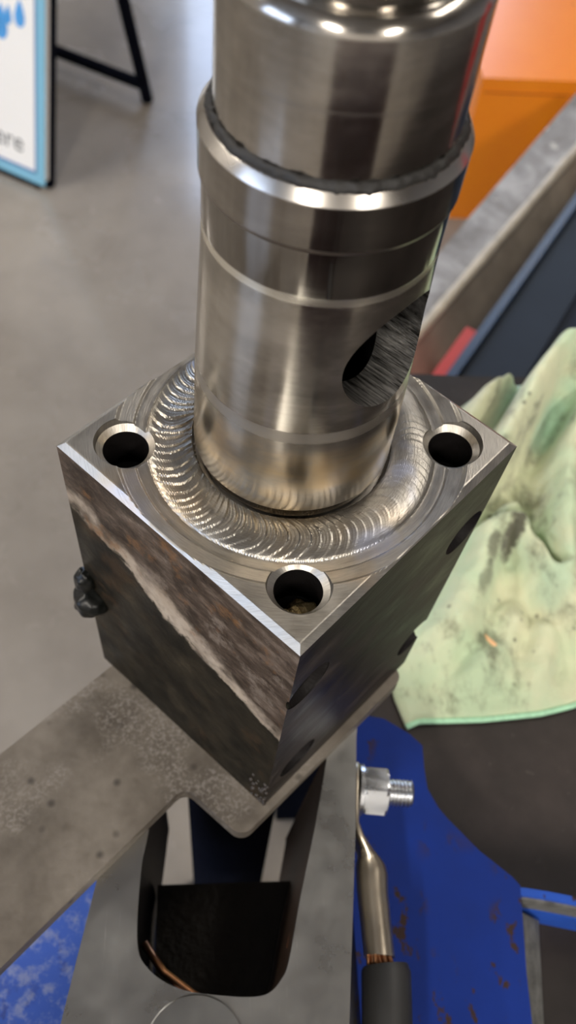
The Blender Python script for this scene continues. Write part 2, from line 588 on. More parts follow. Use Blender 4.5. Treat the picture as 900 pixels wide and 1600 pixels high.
# ------------------------------------------------------------------ the setting
FL = mat_concrete()
XW0, XW1, YW0, YW1, HC = -4.0, 5.5, -3.5, 5.6, 4.2
DX0, DX1, DH = -0.20, 1.75, 3.3                        # opening of the roller door in the far wall
struct(MB().box((XW0, YW0, -.10), (XW1, YW1, 0)).done('floor', FL))
M_wall = simple('painted_block_wall', (.55, .53, .50), .7, 0, 3, .12, .1)
M_ceil = simple('ceiling_sheet', (.40, .38, .35), .7, 0, 3, .1)
WY0, WY1, WZ0, WZ1 = -2.9, -.7, 1.5, 3.5
w = MB()
w.box((XW0 - .15, YW0, 0), (XW0, WY0, HC)); w.box((XW0 - .15, WY1, 0), (XW0, YW1, HC))
w.box((XW0 - .15, WY0, 0), (XW0, WY1, WZ0)); w.box((XW0 - .15, WY0, WZ1), (XW0, WY1, HC))
struct(w.done('wall_left', M_wall))
w = MB()
for yy in (WY0, (WY0 + WY1) / 2, WY1): w.box((XW0 - .10, yy - .03, WZ0), (XW0 - .04, yy + .03, WZ1))
for zz in (WZ0, WZ1): w.box((XW0 - .10, WY0, zz - .03), (XW0 - .04, WY1, zz + .03))
struct(w.done('window_1', simple('window_frame_paint', (.5, .5, .5), .4)))
struct(MB().box((XW1, YW0, 0), (XW1 + .15, YW1, HC)).done('wall_right', M_wall))
struct(MB().box((XW0 - .15, YW0 - .15, 0), (XW1 + .15, YW0, HC)).done('wall_near', M_wall))
w = MB()
w.box((XW0 - .15, YW1, 0), (DX0, YW1 + .15, HC)); w.box((DX1, YW1, 0), (XW1 + .15, YW1 + .15, HC)); w.box((DX0, YW1, DH), (DX1, YW1 + .15, HC))
struct(w.done('wall_far', M_wall))
struct(MB().box((XW0 - .15, YW0 - .15, HC), (XW1 + .15, YW1 + .15, HC + .1)).done('ceiling', M_ceil))
dr = MB()
dr.box((DX0 - .06, YW1 - .04, 0), (DX0, YW1 + .16, DH)); dr.box((DX1, YW1 - .04, 0), (DX1 + .06, YW1 + .16, DH)); dr.box((DX0 - .06, YW1 - .04, DH), (DX1 + .06, YW1 + .16, DH + .3))
struct(dr.done('door_1', simple('door_frame_paint', (.35, .36, .38), .5)))
struct(MB().box((-20, YW1 + .15, -.12), (25, 40, -.02)).done('ground', simple('outdoor_asphalt', (.16, .16, .16), .8, 0, 2, .2)))

M_tube_glow = NT('lamp_housing')
M_tube_glow = M_tube_glow.set((.8, .8, .8), .4)
for i, (x, y, z, r, wt) in enumerate(LAMPS):
    where = 'left' if x < 0 else 'right'
    row = {0.9: 'above the bench', -2.2: 'behind the photographer', 3.4: 'towards the roller door'}[y]
    t = thing('ceiling_lamp', 'white batten lamp hanging from the ceiling %s, %s one of its pair' % (row, where), 'lamp', (x, y, z), 'ceiling batten lamps')
    MB().box((x - .09, y - .63, z - .07), (x + .09, y + .63, z)).bevel(.008).done('housing', M_tube_glow, t, t)
    for s in (-.5, .5):
        MB().tube([(x, y + s, z - .002), (x, y + s, HC)], .004, 8).done('rod', M_tube_glow, t, t)

# ------------------------------------------------------------------ welded block with the spindle
ZT, ZB = 1.10, 0.955
F_, R_, L_ = Vector((-.0005, -.0704)), Vector((.0713, .0004)), Vector((-.0704, -.0009))
B_ = R_ + L_ - F_
F2, R2, L2 = Vector((-.0034, -.0682)), Vector((.0598, -.0077)), Vector((-.0697, -.0041))
B2 = R2 + L2 - F2
AX = (.0007, .0039)                                   # axis of the spindle
LEAN = (.015, -.0024)
spin = thing('welded_spindle_block', 'bright steel cylinder welded on a square drilled steel block, standing on the flat plate', 'machine part', (0, 0, ZB))


def bead(r, th):
    """weld bead between tube and cut groove: overlapping crescent ripples"""
    t = (r - .0300) / .0148
    if t <= 0 or t >= 1: return 0.0
    prof = math.sin(PI * (.12 + .88 * t)) ** .6
    deg = math.degrees(th) % 360
    amp = .2 + .8 * sstep(300, 262, deg) * sstep(20, 60, deg) if deg < 360 else 1
    wave = noise.noise(Vector((th * 2.3, 1.3, 0)))
    ph = th / (.078) + 1.6 * wave + 1.7 * (2 * t - 1) ** 2 + .25 * noise.noise(Vector((th * 6, r * 60, 2)))
    fr = ph - math.floor(ph)
    ph0 = ph
    saw = fr if fr < .82 else (1 - fr) / .18 * .82
    each = .6 + .8 * noise.noise(Vector((math.floor(ph) * 1.7, 4.2, 9)))
    fine = .5 + .5 * math.sin(ph * 2 * PI * 3)
    big = noise.noise(Vector((th * 2.6, r * 70, 5)))
    return prof * (.0021 + amp * (.00078 * each * (saw - .4) + .00006 * fine) + .0003 * big)


def top_h(x, y, e):
    dx, dy = x - AX[0], y - AX[1]
    r = math.hypot(dx, dy); th = math.atan2(dy, dx)
    if r >= .0545: h = 0.0
    elif r > .0530: h = -.0012 * (1 - sstep(.0530, .0545, r))
    elif r > .0492: h = lerp(-.0019, -.0012, (r - .0492) / .0038)
    elif r > .0484: h = lerp(-.0027, -.0019, sstep(.0484, .0492, r))
    else: h = -.0027 - .0004 * sstep(.0484, .045, r)
    h += bead(r, th)
    if r < .0308: h -= .0020 * sstep(.0308, .0303, r)
    ch = .0021
    if e < ch: h = min(h, -(ch - e) * .85)
    return h


N = 250
b = MB(); bm = b.bm
grid = []
for j in range(N + 1):
    row = []
    for i in range(N + 1):
        u, v = i / N, j / N
        # squeeze the outermost rows so that the chamfer is crisp
        p = F_ * (1 - u) * (1 - v) + R_ * u * (1 - v) + L_ * (1 - u) * v + B_ * u * v
        e = min(u, 1 - u, v, 1 - v) * .1005
        row.append(bm.verts.new((p.x, p.y, ZT + top_h(p.x, p.y, e))))
    grid.append(row)
for j in range(N):
    for i in range(N):
        f = bm.faces.new((grid[j][i], grid[j][i + 1], grid[j + 1][i + 1], grid[j + 1][i])); rr = (grid[j][i].co.xy - Vector(AX)).length; f.material_index = 4 if .0300 < rr < .0449 else 0
c = [bm.verts.new((q.x, q.y, ZB)) for q in (F2, R2, B2, L2)]
sides = [([grid[0][i] for i in range(N + 1)], c[0], c[1], 2), ([grid[j][N] for j in range(N + 1)], c[1], c[2], 2),
         ([grid[N][N - i] for i in range(N + 1)], c[2], c[3], 1), ([grid[N - j][0] for j in range(N + 1)], c[3], c[0], 1)]
for rowv, c0, c1, mi in sides:
    bm.faces.new([c0, c1] + list(reversed(rowv))).material_index = mi
bm.faces.new(list(reversed(c))).material_index = 1
body = b.done('block_body', [M_top, M_left, M_right, M_inner, M_bead], spin, spin)


def cutter(prof, origin, axis, seg=56, mi_mat=0, deep=None):
    """lathe along an arbitrary axis, profile = (distance along axis, radius)"""
    q = MB()
    axis = Vector(axis).normalized(); a = axis.orthogonal().normalized(); bb = axis.cross(a)
    rings = []
    for d, r in prof:
        rings.append([q.bm.verts.new(Vector(origin) + axis * d + (a * math.cos(t) + bb * math.sin(t)) * r) for t in (2 * PI * k / seg for k in range(seg))])
    q._skin(rings)
    o = q.done('cutter', [M_top, M_left, M_right, M_inner])
    for p in o.data.polygons:
        p.material_index = mi_mat
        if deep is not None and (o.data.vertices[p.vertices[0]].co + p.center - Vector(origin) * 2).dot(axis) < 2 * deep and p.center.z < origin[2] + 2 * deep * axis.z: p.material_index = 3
    return o


corner_holes = [(-.0500, -.0004), (.0002, -.0496), (.0505, .0006), (.0010, .0510)]
cuts = []
for hx, hy in corner_holes:
    cuts.append(cutter([(.006, .0096), (-.0006, .0094), (-.0024, .0089), (-.0040, .0070), (-.0190, .0068), (-.0215, .002)], (hx, hy, ZT), (0, 0, 1), deep=-.0042))  # below the countersink the shade of the hole is painted black
nR = Vector((.7012, -.7125, -.0244))
for p in ((.0052, -.0635, 1.0625), (.0085, -.0572, .9790), (.0615, -.0085, 1.0615), (.0572, -.0100, .9850)):
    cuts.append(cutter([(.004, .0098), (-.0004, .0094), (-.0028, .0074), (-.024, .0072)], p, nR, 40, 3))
boolean(body, cuts)
for p in body.data.polygons: p.use_smooth = False
# round the lower left edge a little by way of a burr-free chamfer is left to the plate shadow

# black grease nipple and lump on the left edge
g = MB()
g.ico((-.0688, -.0062, 1.0115), .0070, 4, (1, 1, .85), .16, 1)
g.ico((-.0700, -.0040, 1.0220), .0042, 4, (1, 1, 1.5), .14, 2)
g.done('grease_lump', simple('black_grease', (.003, .0035, .003), .35, 0, 200, .3, .1, .3), spin, spin, 3.0)
# crusty spatter on the lower front edge
g = MB()
for k in range(34):
    z = ZB + .002 + .028 * random.random() ** 1.4
    t = (z - ZB) / .145
    p = F2.lerp(F_, t)
    d = random.random() ** 1.5 * .008
    q = p + Vector((-.70, .70)) * d
    g.ico((q.x, q.y, z), random.uniform(.0005, .0012), 1, (1, 1, 1), .5, k)
o = g.done('weld_spatter', simple('burnt_spatter', (.03, .024, .02), .35, .3, 300, .6), spin, spin, 3.0)
o['kind'] = 'stuff'; o['label'] = 'glinting crusty spatter on the lowest front edge'
# golden swarf in the front hole
g = MB()
g.ico((.0012, -.0514, ZT - .0160), .0056, 4, (1, .8, .75), .55, 3)
for k in range(8):
    a = random.random() * 6.28; r = random.random() * .0030
    g.ico((.0010 + math.cos(a) * r, -.0520 + math.sin(a) * r, ZT - .0124), random.uniform(.0007, .0013), 2, (1, 1, .7), .6, k)
o = g.done('swarf', simple('golden_swarf', (.42, .33, .17), .28, 1.0, 500, .6, .6), spin, spin, 3.0)
o['kind'] = 'stuff'; o['label'] = 'golden swarf at the bottom of the front hole'

# spindle
zt = ZT
tube = MB().lathe([(zt - .004, .0284), (zt + .0006, .0284), (zt + .0008, .0298), (zt + .0016, .0302), (zt + .0320, .0299), (zt + .0324, .02982), (zt + .0358, .02980), (zt + .0362, .0298),
                   (zt + .0660, .0289), (zt + .0788, .02850), (zt + .0792, .02845), (zt + .0813, .02845), (zt + .0817, .0285), (zt + .0940, .0286), (zt + .0946, .0280)],
                  AX, 160, LEAN, zt).done('lower_tube', [M_lower, M_lower, M_lower, M_inner], spin, thing_root := spin, .35)
_k = NT('brushed_bore')
_f = _k.noise(1.0, 4, .7, _k.map(_k.map(_k.obj(), rot=(0, 0, PI / 4)), scale=(1100, 60, 60)))
_g = _k.noise(1.0, 4, .7, _k.map(_k.map(_k.obj(), rot=(0, 0, -PI / 4)), scale=(1500, 90, 90)))
_k.bump(_g, .5, .0008)
M_bore = _k.set(_k.ramp(_g, [(.38, (.05, .048, .045)), (.60, (.50, .49, .47)), (.72, (.9, .88, .85))]), .38, 1.0)
tube.data.materials[1] = M_bore
hz = zt + .057
hole = cutter([(.045, .0163), (.005, .0163)], (AX[0] + .0008, AX[1], hz), (.7071, -.7071, 0), 96, 1)
bore = cutter([(-.050, .0185), (.028, .0185)], (AX[0] + .0008, AX[1], hz), (0, 0, 1), 64, 3)
# the hollow runs up and down inside the tube, closed at both ends
boolean(tube, [bore, hole])
for p in tube.data.polygons: p.use_smooth = True
tube.data.set_sharp_from_angle(angle=.45)

MB().ring_lathe([(zt + .0934, .0270), (zt + .0940, .0289), (zt + .0950, .02935), (zt + .1055, .02955), (zt + .1061, .0296), (zt + .1082, .0282), (zt + .1085, .0279), (zt + .1085, .0274), (zt + .1060, .0268)],
                AX, 160, LEAN, zt).done('collar', M_collar, spin, spin, .3)


def ragged(a, z):
    return .0009 * noise.noise(Vector((math.cos(a) * 9, math.sin(a) * 9, z * 300))) + .0005 * noise.noise(Vector((math.cos(a) * 40, math.sin(a) * 40, z * 900)))


MB().ring_lathe([(zt + .1064, .0262), (zt + .1064, .0271), (zt + .1086, .0278), (zt + .1094, .0274), (zt + .1101, .0268), (zt + .1104, .0262)],
                AX, 220, (LEAN[0] * 1.1, LEAN[1]), zt, ragged).done('sealant_bead', M_black, spin, spin, 3.0)
MB().lathe([(zt + .100, .0262), (zt + .112, .0264), (zt + .1375, .0265), (zt + .1384, .0263), (zt + .1397, .0255), (zt + .1406, .0243), (zt + .1409, .0232),
            (zt + .1405, .0224), (zt + .1410, .0215), (zt + .1424, .0213), (zt + .1436, .0217), (zt + .1446, .0225), (zt + .1460, .0229), (zt + .1475, .0228), (zt + .185, .0226), (zt + .187, .021)],
           AX, 160, (LEAN[0] * 1.05, LEAN[1]), zt).done('upper_shaft', M_upper, spin, spin, .5)

# ------------------------------------------------------------------ flat plate under the block, on a dark post
stand = thing('plate_stand', 'flat grey mill-scaled steel plate with an arm, carrying the drilled block on a dark post', 'stand', (-.01, -.03, 0))
plan = [(-.0662, -.0077), (-.2000, -.1290), (-.2000, -.2240), (-.0345, -.0600), (-.0120, -.0805), (.0590, -.0140), (.0070, .0380), (-.0140, .0390)]
plan = fillet(plan, [0, 0, 0, .0050, .0060, .0050, .003, 0], 7)
q = MB(); q.prism(plan, ZB - .0080, ZB); q.bevel(.0009, 2, .9)
q.done('plate', M_plate, stand, stand, .4)
q = MB(); q.lathe([(.012, .026), (ZB - .008, .0240)], (-.0125, -.022), 48); q.done('post', M_dark, stand, stand, .5)
q = MB(); q.lathe([(0, .13), (.010, .13), (.012, .128)], (-.0125, -.022), 48); q.done('base_plate', M_dark, stand, stand, .5)

# ------------------------------------------------------------------ steel ground clamp with slot
ZC = ZB - .0082
clamp = thing('ground_clamp', 'grey stamped steel welding ground clamp with long slot, gripping under the plate', 'clamp', (-.02, -.10, .86))
outer = [(.0385, -.0300), (.0372, -.0376), (.0335, -.0772), (.0256, -.1442), (.0180, -.2150), (-.0860, -.2150), (-.0778, -.1470), (-.0727, -.1200), (-.0676, -.0937), (-.0620, -.0560), (-.050, -.0300)]
slot = [(-.0455, -.0450), (-.0486, -.0751), (-.0506, -.0871), (-.0514, -.1055), (-.0506, -.1176), (-.0471, -.1234), (-.0412, -.1280), (-.0330, -.1314), (-.0215, -.1333), (-.0100, -.1343), (-.0030, -.1333),
        (.0018, -.1289), (.0049, -.1226), (.0103, -.1005), (.0175, -.0743), (.0236, -.0484), (.0240, -.0440)]
def smooth_path(pl, n=4):
    out = []
    for i in range(len(pl) - 1):
        p0_, p1_, p2_, p3_ = (Vector(pl[max(0, min(len(pl) - 1, i + d))]) for d in (-1, 0, 1, 2))
        for k_ in range(n):
            t = k_ / n
            out.append(tuple(.5 * (2 * p1_ + (p2_ - p0_) * t + (2 * p0_ - 5 * p1_ + 4 * p2_ - p3_) * t * t + (3 * p1_ - p0_ - 3 * p2_ + p3_) * t ** 3)))
    return out + [tuple(pl[-1])]


slot_s = smooth_path(slot)
q = MB(); q.prism(list(reversed(outer)), ZC - .0045, ZC); q.bevel(.0032, 4, .9)
face = q.done('face_plate', [M_zinc, M_inner], clamp, clamp)
k = MB(); k.prism(slot_s, ZC - .02, ZC + .02)
kk = k.done('cutter', [M_zinc, M_inner]); kk.data.polygons.foreach_set('material_index', [1] * len(kk.data.polygons))
boolean(face, [kk])
for p in face.data.polygons: p.use_smooth = True
face.data.set_sharp_from_angle(angle=.45)


def wall(path, z0, z1, th, shift=(0, 0)):
    """thin upright wall under a plan path, lower edge shifted"""
    w_ = MB(); rows = []
    n = len(path)
    for i, p in enumerate(path):
        p = Vector(p); t = (Vector(path[min(i + 1, n - 1)]) - Vector(path[max(i - 1, 0)])).normalized(); nn = Vector((-t.y, t.x))
        rows.append([w_.bm.verts.new((p.x, p.y, z1)), w_.bm.verts.new((p.x + shift[0], p.y + shift[1], z0)),
                     w_.bm.verts.new((p.x + shift[0] - nn.x * th, p.y + shift[1] - nn.y * th, z0)), w_.bm.verts.new((p.x - nn.x * th, p.y - nn.y * th, z1))])
    for A, B in zip(rows[:-1], rows[1:]):
        for i in range(4): w_.bm.faces.new((A[i], B[i], B[(i + 1) % 4], A[(i + 1) % 4]))
    w_.bm.faces.new(rows[0]); w_.bm.faces.new(list(reversed(rows[-1])))
    return w_


wall(slot_s[:26], ZC - .11, ZC - .004, .002).done('inner_wall', M_inner, clamp, clamp, .5)
M_brown = simple('rusty_dark_wall', (.026, .015, .009), .55, .0, 80, .5, .3, .2)
wall(slot_s[42:], ZC - .14, ZC - .004, .002, (-.008, 0)).done('inner_wall', M_brown, clamp, clamp, .5)
sw = [(.0375, -.0330), (.0360, -.0376), (.0322, -.0772), (.0243, -.1442), (.0166, -.2140)]
wall(sw, ZC - .038, ZC - .0030, .0025).done('side_flange', M_zinc, clamp, clamp, .5)
sl = [(-.0845, -.2140), (-.0764, -.1470), (-.0713, -.1200), (-.0662, -.0937), (-.0606, -.0560)]
wall(sl, ZC - .038, ZC - .0030, .0025).done('side_flange', M_zinc, clamp, clamp, .5)
# round pivot head pressed into the face
MB().lathe([(ZC - .001, .0180), (ZC + .0006, .0180), (ZC + .0010, .0174), (ZC + .0010, .004)], (-.0295, -.1506), 64).done('pivot_head', mat_zinc('pivot_zinc', (.38, .385, .375), .26, .38, 1.0), clamp, clamp, .4)
# copper strap inside
MB().tube([(-.0500, -.1120, ZC - .020), (-.0420, -.1225, ZC - .020), (-.0300, -.1310, ZC - .020), (-.020, -.136, ZC - .020)], .0016, 10).done('copper_strap', M_copper, clamp, clamp, 3)
MB().tube([(.0235, -.0560, ZC - .018), (.0180, -.0760, ZC - .018), (.0115, -.1000, ZC - .020), (.0070, -.116, ZC - .020)], .0016, 10).done('copper_strap', simple('rusty_copper', (.25, .10, .05), .4, .6, 200, .4), clamp, clamp, 3)

# bolt, nut and cable lug at the clamp's right flange
en = Vector((.994, -.108, 0)); et = Vector((.108, .994, 0)); ez = Vector((0, 0, 1))
bp = Vector((.0352, -.0545, .9290)) + en * .0002
bolt = thing('terminal_bolt', 'zinc plated hex nut on a threaded bolt end, holding the cable lug to the clamp', 'bolt', bp)
vdir = (ez * .955 - et * .295).normalized(); wdir = en.cross(vdir)


def hexring(d, r, rot=0.0):
    return [bp + en * d + (vdir * math.cos(a) + wdir * math.sin(a)) * r for a in (rot + PI / 3 * k for k in range(6))]


q = MB()
# nut with chamfered corners, built from an 18-gon clipped hexagon
rings = []
for d, lim in ((.0055, .0098), (.0064, .0112), (.0145, .0112), (.0156, .0098)):
    ring = []
    for kx in range(36):
        a = PI * 2 * kx / 36
        fold = ((a + PI / 6) % (PI / 3)) - PI / 6
        fold = PI / 6 - abs(fold)
        r = min(.0096 / math.cos(fold), lim)
        ring.append(q.bm.verts.new(bp + en * d + (vdir * math.cos(a) + wdir * math.sin(a)) * r))
    rings.append(ring)
q._skin(rings)
q.done('hex_nut', M_bolt, bolt, bolt, .35)
q = MB(); rings = []
for kz in range(64):
    d = .0145 + .0125 * kz / 63
    r0 = .0058 if kz < 60 else .0058 - (kz - 59) * .0003
    rings.append([q.bm.verts.new(bp + en * d + (vdir * math.cos(a) + wdir * math.sin(a)) * (r0 - .00055 * (.5 + .5 * math.cos(2 * PI * (d / .0016) - a)))) for a in (2 * PI * s / 32 for s in range(32))])
q._skin(rings)
q.done('thread', M_bolt, bolt, bolt, .9)
q = MB(); rings = []
for d, r in ((.0034, .0105), (.0036, .0108), (.0052, .0108), (.0054, .0105)):
    rings.append([q.bm.verts.new(bp + en * d + (vdir * math.cos(a) + wdir * math.sin(a)) * r) for a in (2 * PI * s / 40 for s in range(40))])
q._skin(rings)
q.done('washer', M_bolt, bolt, bolt, .5)

cable = thing('welding_cable', 'black rubber welding cable ending in a crimped metal lug bolted to the clamp', 'cable', bp + et * -.03)
q = MB(); rings = []
# (along -t, out along n, half thickness n, half height z, z shift)
for s_, n_, hn, hz_, dz in ((-.0105, .0018, .0015, .0050, 0), (-.0080, .0018, .0015, .0085, 0), (0, .0018, .0015, .0100, 0), (.0100, .0018, .0015, .0098, 0), (.0160, .0020, .0015, .0094, 0), (.0205, .0040, .0019, .0088, -.001),
                            (.0250, .0072, .0032, .0078, -.002), (.0280, .0090, .0050, .0070, -.002), (.0300, .0098, .0062, .0066, -.003), (.0335, .0103, .0066, .0066, -.003), (.0400, .0108, .0064, .0064, -.004), (.0620, .0138, .0062, .0062, -.005), (.0640, .0141, .0062, .0062, -.005)):
    cpt = bp - et * s_ + en * n_ + ez * dz
    ring = []
    for kx in range(28):
        a = 2 * PI * kx / 28
        ca, sa = math.cos(a), math.sin(a)
        pw = .55 if hn < .0025 else (.8 if hn < .005 else 1.0)
        ring.append(q.bm.verts.new(cpt + en * (math.copysign(abs(ca) ** pw, ca) * hn) + ez * (math.copysign(abs(sa) ** pw, sa) * hz_)))
    rings.append(ring)
q._skin(rings)
q.done('cable_lug', M_lug, cable, cable, .8)
q = MB()
for kx in range(19):
    a = kx * 2.4; r = .0048 * math.sqrt(kx / 19)
    o1 = en * (math.cos(a) * r) + ez * (math.sin(a) * r - .005)
    q.tube([bp - et * .060 + en * .0135 + o1, bp - et * .064 + en * .0142 + o1, bp - et * .071 + en * .0158 + o1 * 1.15], .0011, 7)
o = q.done('copper_strands', M_copper, cable, cable, 3); o['kind'] = 'stuff'; o['label'] = 'bare copper strands between lug and rubber'
pts = [bp - et * .0668 + en * .0165 - ez * .0055, bp - et * .069 + en * .0168 - ez * .0055]
for kx in range(1, 15):
    t = kx / 14
    pts.append(bp - et * (.069 + .20 * t) + en * (.0168 + .006 * t) - ez * (.0055 + .028 * t * t))
rads = [.0088] + [.0097] * (len(pts) - 1)
MB().tube(pts, rads, 32).done('rubber_sheath', M_rubber, cable, cable, .8)

# ------------------------------------------------------------------ blue vise body on the bench
ZV, ZBEN = .890, .850
vise = thing('bench_vise', 'chipped blue painted cast vise body fixed to the dark bench, below the clamp', 'vise', (.05, -.10, ZBEN))
right_blk = [(.0380, -.0150), (.0420, -.0055), (.0499, -.0062), (.0609, -.0084), (.0728, -.0164), (.0784, -.0224), (.0779, -.0334), (.0782, -.0433), (.0822, -.0524), (.0861, -.0578), (.0989, -.0726), (.1119, -.0841), (.1150, -.0880),
             (.1138, -.1000), (.1112, -.1234), (.1095, -.1500), (.108, -.175), (.0380, -.175)]
q = MB(); q.prism(list(reversed(right_blk)), ZBEN, ZV); q.bevel(.0016, 2, .5)
q.done('jaw_block', M_blue, vise, vise, .4)
left_blk = [(-.170, -.175), (-.0560, -.175), (-.0560, -.075), (-.170, -.075)]
q = MB(); q.prism(left_blk, ZBEN, ZV); q.bevel(.0016, 2, .5)
q.done('jaw_block', M_blue2, vise, vise, .4)
# rib leaving the right block, worn bare along its front, and the worn foot strip
def ribbon(y0, y1, z0, z1):
    path = [(.1120, -.0912), (.1182, -.0920), (.1280, -.0938), (.1391, -.0962), (.2100, -.1118)]
    q_ = MB(); q_.prism([(x, y - y1) for x, y in path] + [(x, y - y0) for x, y in reversed(path)], z0, z1); return q_


M_rib = mat_blue('bright_blue_rib', (.02, .085, .46), .0)
ribbon(-.0030, .0006, ZBEN, ZV - .001).bevel(.0006, 2, .7).done('rib', M_rib, vise, vise, .4)
o = ribbon(.0006, .0016, ZV - .0190, ZV - .0030).done('worn_edge', M_worn, vise, vise, .4); o['label'] = 'bare grey worn front of the blue rib'
ribbon(.0006, .0026, ZBEN, ZV - .0190).bevel(.0006, 2, .7).done('rib', M_rib, vise, vise, .4)
q = MB()
vs = [q.bm.verts.new(p) for p in ((.1120, -.0980, ZV - .001), (.1300, -.0985, ZBEN + .012), (.1190, -.1750, ZBEN + .012), (.1060, -.1750, ZV - .001), (.1100, -.0980, ZBEN + .001), (.1040, -.1750, ZBEN + .001))]
q.bm.faces.new((vs[0], vs[1], vs[2], vs[3])); q.bm.faces.new((vs[0], vs[4], vs[1])); q.bm.faces.new((vs[3], vs[2], vs[5])); q.bm.faces.new((vs[1], vs[4], vs[5], vs[2])); q.bm.faces.new((vs[0], vs[3], vs[5], vs[4]))
o = q.done('worn_edge', M_worn, vise, vise, .4); o['label'] = 'bare grey worn slope of the right jaw block'
q = MB(); q.box((-.0480, -.175, ZBEN), (.0290, -.0810, .880)); q.bevel(.002, 2)
q.done('greasy_slide', NTg := simple('black_grease_slide', (.010, .0075, .005), .42, .0, 45, .8, .8, .2), vise, vise, .5)
q = MB(); q.box((-.0570, -.175, ZBEN), (.0390, -.146, .886)); q.done('base_web', M_inner, vise, vise)

# ------------------------------------------------------------------ bench
bench = thing('work_bench', 'dark brown steel bench top beside the block, green rag lying on it', 'bench', (.5, 0, 0))
bt = [(.0560, -.40), (1.00, -.40), (1.00, .2500), (.1548, .2550), (.0560, .2590)]
q = MB(); q.prism(bt, ZBEN - .022, ZBEN); q.bevel(.0015, 2, .5)
q.done('bench_top', M_bench, bench, bench, .4)
for x, y in ((.09, -.36), (.95, -.36), (.09, .21), (.95, .21)):
    MB().box((x - .025, y - .025, 0), (x + .025, y + .025, ZBEN - .022)).bevel(.003).done('leg', M_dark, bench, bench)
for y in (-.36, .21):
    MB().box((.115, y - .015, ZBEN - .07), (.925, y + .015, ZBEN - .022)).done('rail', M_dark, bench, bench)

# ------------------------------------------------------------------ green rag
rag_root = None
back = [(.0980, .1680), (.1300, .2160), (.1600, .2420), (.1900, .2500), (.2250, .2510), (.2600, .2480), (.3000, .2380)]
front = [(.0800, .0012), (.0870, .0042), (.1013, .0042), (.1222, .0045), (.1544, .0073), (.1731, .0115), (.2300, .0300), (.3000, .0500)]
left = [(.0980, .1680), (.1040, .1200), (.1000, .0900), (.0830, .0600), (.0730, .0330), (.0755, .0166), (.0800, .0012)]
right = [(.3000, .2300), (.3000, .1400), (.3000, .0500)]


def along(pl, t):
    ls = [(Vector(pl[i + 1]) - Vector(pl[i])).length for i in range(len(pl) - 1)]
    d = t * sum(ls)
    for i, l in enumerate(ls):
        if d <= l or i == len(ls) - 1: return Vector(pl[i]).lerp(Vector(pl[i + 1]), min(1, d / l))
        d -= l


RIDGES = [  # plan polyline with heights, width
    ([(.1160, .1720, .026), (.1471, .1990, .046), (.1700, .2140, .051)], .0105),
    ([(.2900, .2250, .075), (.2235, .2272, .072), (.1945, .2245, .074), (.1658, .1916, .062), (.1473, .1642, .050), (.1310, .1453, .036), (.1180, .1320, .020)], .0165),
    ([(.2400, .2179, .050), (.2148, .2050, .044), (.1991, .1755, .040), (.1865, .1365, .038), (.1759, .0961, .038), (.1761, .0710, .024)], .0115),
    ([(.1359, .1058, .022), (.1450, .1146, .029), (.1545, .1187, .031), (.1620, .1036, .031), (.1687, .0864, .030), (.1789, .0596, .026), (.2000, .0350, .016)], .0100),
    ([(.1398, .1147, .024), (.1358, .0980, .022), (.1127, .0567, .017), (.0998, .0413, .008)], .0120),
    ([(.1323, .1280, .022), (.1409, .1326, .024), (.1568, .1327, .020)], .0070),
    ([(.1434, .0591, .012), (.1237, .0283, .009), (.1069, .0102, .004)], .0100),
    ([(.1638, .0510, .012), (.1540, .0205, .008)], .0080),
    ([(.2700, .1600, .050), (.2350, .1100, .040), (.2200, .0600, .026)], .018),
]


CREASES = [  # plan polyline, width, depth
    ([(.1870, .2360), (.1790, .2240), (.1650, .2075), (.1510, .1870), (.1370, .1670)], .0060, .72),
    ([(.1960, .2010), (.1830, .1790), (.1590, .1470), (.1451, .1345)], .0075, .80),
    ([(.1790, .1500), (.1700, .1270), (.1660, .1090), (.1730, .0900)], .0050, .65),
    ([(.1300, .1210), (.1420, .1240), (.1560, .1245), (.1660, .1200)], .0045, .70),
    ([(.1480, .0960), (.1420, .0720), (.1330, .0500)], .0070, .55),
]


def seg_d(p, a, b_):
    ab = b_ - a
    t = max(0, min(1, (p - a).dot(ab) / ab.length_squared))
    return (p - a - ab * t).length


def rag_h(p):
    h = 0.0
    for pl, w_ in RIDGES:
        best = None
        for i in range(len(pl) - 1):
            a_, b_ = Vector(pl[i][:2]), Vector(pl[i + 1][:2])
            ab = b_ - a_; t = max(0, min(1, (p - a_).dot(ab) / ab.length_squared))
            d = (p - a_ - ab * t).length
            if best is None or d < best[0]: best = (d, lerp(pl[i][2], pl[i + 1][2], t))
        v = best[1] * math.exp(-(best[0] / (w_ * 1.10)) ** 2.5)
        h = max(h, v) + .18 * min(h, v)
    for pl, w_, am in CREASES:
        d = min(seg_d(p, Vector(pl[i]), Vector(pl[i + 1])) for i in range(len(pl) - 1))
        h *= 1 - am * math.exp(-(d / w_) ** 2)
    q3 = Vector((p.x * 38, p.y * 38, 3.1))
    h += .0036 * (noise.noise(q3) + .5) + .0022 * noise.noise(q3 * 2.9)
    return max(h, 0)


